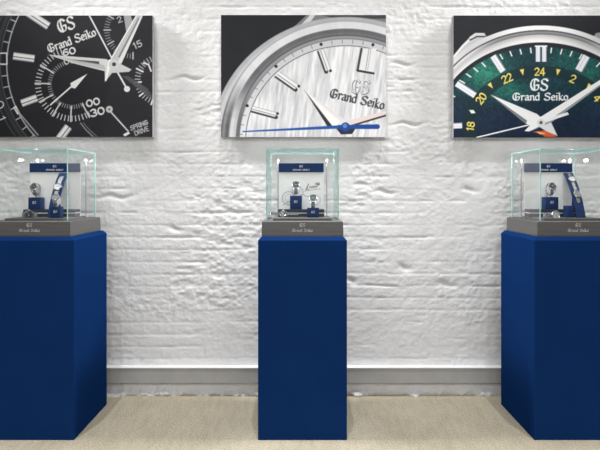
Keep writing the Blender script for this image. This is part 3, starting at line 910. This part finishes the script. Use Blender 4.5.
def backdrop(x, w, kind, label, rz=0.0):
    """printed card with a navy header above a two-board step"""
    t = thing('backdrop_stand', label, 'display stand', (x, 2.80, ZDECK), (0, 0, rz), 'printed backdrops in the cases')
    zt = H + (CY - 163.2) * 2.80 / F - ZDECK
    zh = H + (CY - 172.2) * 2.80 / F - ZDECK
    h0 = 0.0
    MB().box(-w / 2, w / 2, 0.0006, 0.007, h0, zh, 0.0008).build('back_panel', M['stepw'], t)
    I = Ink(0, 45, 0, 44, 0.25, (230, 230, 230), 0.5)
    card_art(I, kind)
    U = I.X / 45; V = I.Y / 44
    P = np.stack([(U - 0.5) * (w - 0.002), np.zeros_like(U), 0.001 + (zh - 0.002) * (1 - V)], -1)[::-1]
    me = grid_mesh('printed_card', P, s2l(np.clip(I.C, 0, 255))[::-1])
    me.materials.append(M['card'])
    link('printed_card', me, t)
    hd = MB().box(-w / 2, w / 2, -0.004, 0.007, zh, zt, 0.002).build('header_panel', M['header'], t)
    letter_mb([('GS', 0, zh + (zt - zh) * 0.66, 0.011, 0.018), ('GRAND SEIKO', 0, zh + (zt - zh) * 0.26, 0.0075, 0.085)], 0.0018, 0.5, -0.0046).build('lettering', M['white_letter'], hd)
    s = thing_part('step', t)
    MB().box(-w / 2, w / 2, -0.075, -0.001, 0, 0.016, 0.001).build('board', M['stepd'], s)
    MB().box(-w / 2 + 0.001, w / 2 - 0.001, -0.074, -0.001, 0.016, 0.021, 0.0005).build('pale_strip', M['stepw'], s)
    MB().box(-w / 2, w / 2, -0.075, -0.001, 0.021, 0.036, 0.001).build('board', M['stepd'], s)
    return t

def thing_part(name, parent):
    o = bpy.data.objects.new(name, None)
    o.empty_display_size = 0.02
    COL.objects.link(o)
    o.parent = parent
    return o
ZSTEP = ZDECK + 0.036

def px_x(px, Y): return (px - CX) * Y / F

backdrop(px_x(55.0, 2.80), 0.246, 'left', 'white backdrop card with navy header inside the leftmost case', 0.05)
backdrop(px_x(301.2, 2.80), 0.224, 'middle', 'white backdrop card with navy header and pen signature in the middle case')
backdrop(px_x(548.2, 2.80), 0.234, 'right', 'white backdrop card with navy header inside the rightmost case', -0.05)

# ---- wristwatches ------------------------------------------------------------
def link_band(mb, path, w0, w1, th):
    """chain of bracelet links along (y, z) points"""
    n = len(path)
    for i in range(n - 1):
        (ya, za), (yb, zb) = path[i], path[i + 1]
        L = math.hypot(yb - ya, zb - za)
        a = math.atan2(zb - za, yb - ya)
        w = w0 + (w1 - w0) * abs(2 * i / (n - 2) - 1) if n > 2 else w0
        mx = Matrix.Translation((0, (ya + yb) / 2, (za + zb) / 2)) @ Matrix.Rotation(a, 4, 'X')
        for (xa, xb, tt) in ((-w / 2, -w * 0.2, th), (-w * 0.18, w * 0.18, th * 1.15), (w * 0.2, w / 2, th)):
            mb.box(xa, xb, -L * 0.47, L * 0.47, -tt / 2, tt / 2, 0.0004, 1, mx)

def wristwatch(label, loc, rot, dial, mode='loop', band='steel_b', size=1.0, links=11):
    """dial at the origin facing +z, twelve o'clock towards +y"""
    t = thing('wristwatch', label, 'watch', loc, rot, 'wristwatches in the glass cases')
    t.scale = (size, size, size)
    R = 0.0200
    cs = MB().lathe([(0, -0.009), (0.014, -0.009), (0.0185, -0.007), (R, -0.003), (R, 0.000), (0.0192, 0.0018), (0.0178, 0.0024), (0.0166, 0.0016), (0.0166, -0.001)], 40)
    for sy in (-1, 1):
        for sx in (-1, 1):
            cs.prism([(sy * 0.012, 0.0), (sy * 0.0235, -0.004), (sy * 0.0245, -0.0075), (sy * 0.020, -0.0075), (sy * 0.012, -0.006)], sx * 0.0098, sx * 0.0128)
    c = cs.build('case', M['steel'], t, True)
    MB().lathe([(0, 0), (0.003, 0), (0.0033, 0.001), (0.0033, 0.003), (0.0028, 0.0038), (0, 0.0038)], 14, Matrix.Translation((R - 0.0005, 0, -0.003)) @ Matrix.Rotation(PI / 2, 4, 'Y')).build('crown', M['steel'], c, True)
    d = MB().lathe([(0, -0.0006), (0.0166, -0.0006), (0.0166, -0.0016), (0, -0.0016)], 32).build('dial', M[dial], t)
    mk = MB()
    for k in range(12):
        mk.box(-0.0006, 0.0006, 0.0108, 0.0148, -0.0006, 0.0, 0, 1, Matrix.Rotation(k * PI / 6, 4, 'Z'))
    mk.build('hour_markers', M['dial_dark'] if dial == 'dial_white' else M['hand'], d)
    hm = M['dial_dark'] if dial == 'dial_white' else M['hand']
    for (L, w, a, z) in ((0.009, 0.0016, 1.0, 0.0001), (0.0135, 0.0012, -1.0, 0.0004)):
        MB().prism([(-w / 2, -0.002), (w / 2, -0.002), (w * 0.6, L * 0.3), (0, L), (-w * 0.6, L * 0.3)], z, z + 0.0002, 'z').build('hand', hm, d).rotation_euler = (0, 0, a)
    if mode == 'loop':
        b = MB()
        ry, rz_ = 0.0285, 0.0255
        cz = -0.0055 - rz_
        N = 26
        path = []
        for i in range(N + 1):
            a = math.radians(90 + 48 + (360 - 96) * i / N)
            path.append((ry * math.cos(a), cz + rz_ * math.sin(a)))
        link_band(b, path, 0.0150, 0.0190, 0.0026)
        o = b.build('bracelet', M[band], t)
        MB().box(-0.0082, 0.0082, -0.012, 0.012, cz - rz_ - 0.0030, cz - rz_ - 0.0016, 0.0006).build('clasp', M['steel'], o)
    elif mode == 'drape':       # bracelet follows a gently arched ramp
        for s in (1, -1):
            path = [(s * (0.021 + 0.0062 * i), -0.0066 - 0.00016 * i * i) for i in range(links)]
            b = MB()
            link_band(b, path, 0.0190, 0.0160, 0.0026)
            b.build('bracelet', M[band], t)
    else:                       # laid out flat
        for s in (1, -1):
            y0, y1 = 0.0205, 0.076 if s > 0 else 0.090
            out = [(s * y0, -0.0062), (s * y0, -0.0090), (s * y1, -0.0090), (s * (y1 + 0.003), -0.0078), (s * y1, -0.0066)]
            b = MB().prism(out, -0.0088, 0.0088)
            o = b.build('strap', M[band], t)
            if s < 0: continue
            MB().box(-0.010, 0.010, 0.074, 0.079, -0.0092, -0.0060, 0.0008).build('buckle', M['steel'], o)
    return t

# ---- stands ------------------------------------------------------------------
def block_stand(x, y, z, w, h, dep, label, post=0.018, cuff=True, mark=True):
    """navy block with a pale cuff on a short post"""
    t = thing('watch_stand', label, 'watch stand', (x, y, z), (0, 0, 0), 'navy watch stands in the glass cases')
    bl = MB().box(-w / 2, w / 2, -dep / 2, dep / 2, 0, h, 0.0025, 3).build('block', M['block'], t, True)
    if mark:
        letter_mb([('GS', 0, h * 0.58, 0.012, 0.018)], 0.0022, 0.7, -dep / 2 - 0.0005).build('lettering', M['white_letter'], bl)
    if cuff:
        MB().lathe([(0, h), (0.006, h), (0.006, h + post), (0, h + post)], 16).build('post', M['cuff'], t, True)
        # oval cuff that the bracelet goes round
        pts = [(0.0235 * math.cos(a), h + post + 0.0205 + 0.0205 * math.sin(a)) for a in [2 * PI * k / 28 for k in range(28)]]
        MB().prism(pts, -0.0075, 0.0075).build('cuff', M['cuff'], t, True)
    return t, h + post + 0.0205

def watch_on(stand, cz, label, dial, tilt=62, band='steel_b', size=1.0):
    """strap a watch round the cuff, dial tipped towards the visitor"""
    a = math.radians(tilt)
    n = Vector((0, -math.sin(a), math.cos(a)))
    loc = stand.location + Vector((0, 0, cz)) + n * 0.0310 * size
    return wristwatch(label, loc, (a, 0, 0), dial, 'loop', band, size)

def ramp(x, yb, zb, yf, label, w=0.046):
    """curved navy strip leaning from the deck up to the backdrop, on a rear strut"""
    t = thing('ramp_stand', label, 'watch stand', (x, yf, ZDECK), (0, 0, 0), 'navy watch stands in the glass cases')
    D, Hh = yb - yf, zb - ZDECK
    N = 18
    top = []
    for i in range(N + 1):
        u = i / N
        a = u * math.radians(58)
        yy = D * (math.sin(a + math.radians(8)) - math.sin(math.radians(8))) / (math.sin(math.radians(66)) - math.sin(math.radians(8)))
        # steep at the foot, leaning back at the head
        yy = D * (0.62 * u + 0.38 * u * u)
        top.append((yy, 0.003 + (Hh - 0.003) * (1.22 * u - 0.22 * u * u)))
    low = [(p[0] + 0.004, max(p[1] - 0.004, 0.0)) for p in top]
    MB().prism(top + low[::-1], -w / 2, w / 2).build('curved_strip', M['block'], t)
    mid = low[10]
    MB().prism([(mid[0] + 0.0010, mid[1] - 0.002), (mid[0] + 0.006, mid[1] + 0.004), (mid[0] + 0.014, 0.0362), (mid[0] + 0.009, 0.0362)], -0.008, 0.008).build('strut', M['block'], t)
    def spot(u):
        i = u * N; k = int(i); f = i - k
        y = top[k][0] * (1 - f) + top[k + 1][0] * f; z = top[k][1] * (1 - f) + top[k + 1][1] * f
        a = math.atan2(top[k + 1][1] - top[k][1], top[k + 1][0] - top[k][0])
        n = Vector((0, -math.sin(a), math.cos(a)))
        return Vector((x, yf + y, ZDECK + z)) + n * 0.0096, a
    return t, spot

# left case
s1, c1 = block_stand(px_x(36.5, 2.762), 2.762, ZSTEP, 0.060, 0.058, 0.046, 'navy block with a pale cuff on the step of the leftmost case')
watch_on(s1, c1, 'dark dialled steel watch on the block in the leftmost case', 'dial_dark')
s2, c2 = block_stand(px_x(57.0, 2.632), 2.632, ZDECK, 0.046, 0.053, 0.038, 'low navy block on the deck in front of the ramp in the leftmost case', 0.008)
watch_on(s2, c2, 'grey dialled steel watch on the low block in the leftmost case', 'dial_grey', 55, 'steel_b', 0.85)
r1, sp = ramp(px_x(61.5, 2.76), 2.785, ZDECK + 0.215, 2.655, 'tall curved navy ramp leaning on the backdrop in the leftmost case', 0.044)
loc, a = sp(0.60)
wristwatch('white dialled steel watch draped on the ramp in the leftmost case', loc, (a, 0, 0), 'dial_white', 'drape')
wristwatch('steel watch with closed bracelet lying on the deck of the leftmost case', (px_x(29, 2.63), 2.63, ZDECK + 0.0125), (PI / 2, -PI / 2, 0.35), 'dial_dark', 'loop', 'steel', 1.15)

# middle case
s1, c1 = block_stand(px_x(296, 2.762), 2.762, ZSTEP, 0.058, 0.066, 0.046, 'navy block with a pale cuff on the step of the middle case')
watch_on(s1, c1, 'dark dialled steel watch on the tall block in the middle case', 'dial_dark')
s2, c2 = block_stand(px_x(313, 2.675), 2.675, ZDECK, 0.056, 0.046, 0.042, 'low navy block on the deck at the front right of the middle case', 0.010)
watch_on(s2, c2, 'green dialled steel watch on the low block in the middle case', 'dial_green', 60)
e_ = (Matrix.Rotation(math.radians(78), 3, 'X') @ Matrix.Rotation(PI / 2, 3, 'Z')).to_euler()
wristwatch('grey strapped watch laid out on its edge on the deck of the middle case', (px_x(283, 2.70), 2.705, ZDECK + 0.0172), e_, 'dial_dark', 'flat', 'leather', 0.8)

# right case
s1, c1 = block_stand(px_x(550, 2.762), 2.762, ZSTEP, 0.064, 0.060, 0.046, 'navy block with a pale cuff on the step of the rightmost case')
watch_on(s1, c1, 'dark dialled steel watch on the block in the rightmost case', 'dial_dark')
s2, c2 = block_stand(px_x(568.5, 2.68), 2.68, ZDECK, 0.034, 0.056, 0.040, 'narrow bare navy block left of the ramp in the rightmost case', cuff=False, mark=False)
r1, sp = ramp(px_x(570.5, 2.76), 2.785, ZDECK + 0.215, 2.655, 'tall curved navy ramp leaning on the backdrop in the rightmost case', 0.044)
loc, a = sp(0.79)
wristwatch('white dialled steel watch high on the ramp in the rightmost case', loc, (a, 0, 0), 'dial_white', 'drape', 'steel', 0.88, 6)
loc, a = sp(0.44)
wristwatch('silver dialled steel watch halfway up the ramp in the rightmost case', loc, (a, 0, 0), 'dial_grey', 'drape', 'steel', 0.88, 6)
# closed bracelet watch lying on its side
wristwatch('steel watch with closed bracelet lying on the deck of the rightmost case', (px_x(556, 2.62), 2.62, ZDECK + 0.0125), (PI / 2, PI / 2, 0.35), 'dial_white', 'loop', 'steel', 1.15)

# ------------------------------------------------------------------ light
w = bpy.data.worlds.new('room_light')
SC.world = w
w.use_nodes = True
w.node_tree.nodes['Background'].inputs['Color'].default_value = (1.0, 1.0, 1.0, 1)
w.node_tree.nodes['Background'].inputs['Strength'].default_value = 0.17

def spot_light(x, y, z, tx, ty, tz, power, angle, blend, radius, col=(1, 0.99, 0.98)):
    d = bpy.data.lights.new('track_or_fill_spot', 'SPOT')
    d.energy = power; d.spot_size = math.radians(angle); d.spot_blend = blend
    d.shadow_soft_size = radius; d.color = col
    o = bpy.data.objects.new('track_or_fill_spot', d)
    COL.objects.link(o)
    o.location = (x, y, z)
    o.rotation_euler = (Vector((tx, ty, tz)) - Vector((x, y, z))).to_track_quat('-Z', 'Y').to_euler()
    return o

for x in (-2.5, -1.23, 0.0, 1.25, 2.5):
    spot_light(x, 1.80, 4.5, x, 3.05, -0.3, 185, 46, 1.0, 0.03)
for s_ in (-1, 1):
    spot_light(s_ * 2.6, 2.62, 3.3, -s_ * 1.15, 2.60, 0.45, 580, 42, 1.0, 0.30)  # unseen cross spots, added to brighten the inner sides of the outer pedestals

a = bpy.data.lights.new('wall_wash_fill', 'AREA')  # added fill, no visible fixture: a soft wash over the wall
a.shape = 'RECTANGLE'; a.size = 5.0; a.size_y = 0.5; a.energy = 12; a.color = (1, 0.985, 0.97)
ao = bpy.data.objects.new('wall_wash_fill', a); COL.objects.link(ao)
ao.location = (0, 2.0, 4.2)
ao.rotation_euler = (math.radians(15), 0, 0)

b = bpy.data.lights.new('front_fill_panel', 'AREA')  # unseen fill added in front to lift the lower wall
b.shape = 'RECTANGLE'; b.size = 4.5; b.size_y = 1.3; b.energy = 72; b.color = (1, 1, 1)
bo = bpy.data.objects.new('front_fill_panel', b); COL.objects.link(bo)
bo.location = (0, -1.0, 2.55)
bo.rotation_euler = (Vector((0, 3.05, 0.0)) - Vector(bo.location)).to_track_quat('-Z', 'Y').to_euler()

# the little lamps at the top of the posts in the cases
for k, dx in (('left', -0.009), ('middle', 0.0), ('right', 0.002)):
    for sx in (-1, 1):
        d = bpy.data.lights.new('case_lamp', 'POINT')
        d.energy = 0.25; d.shadow_soft_size = 0.004; d.color = (1, 0.98, 0.95)
        o = bpy.data.objects.new('case_lamp', d); COL.objects.link(o)
        o.location = (XC[k] + dx + sx * 0.125, (YF + YB) / 2 + 0.132, ZT + ZPL + 0.292)
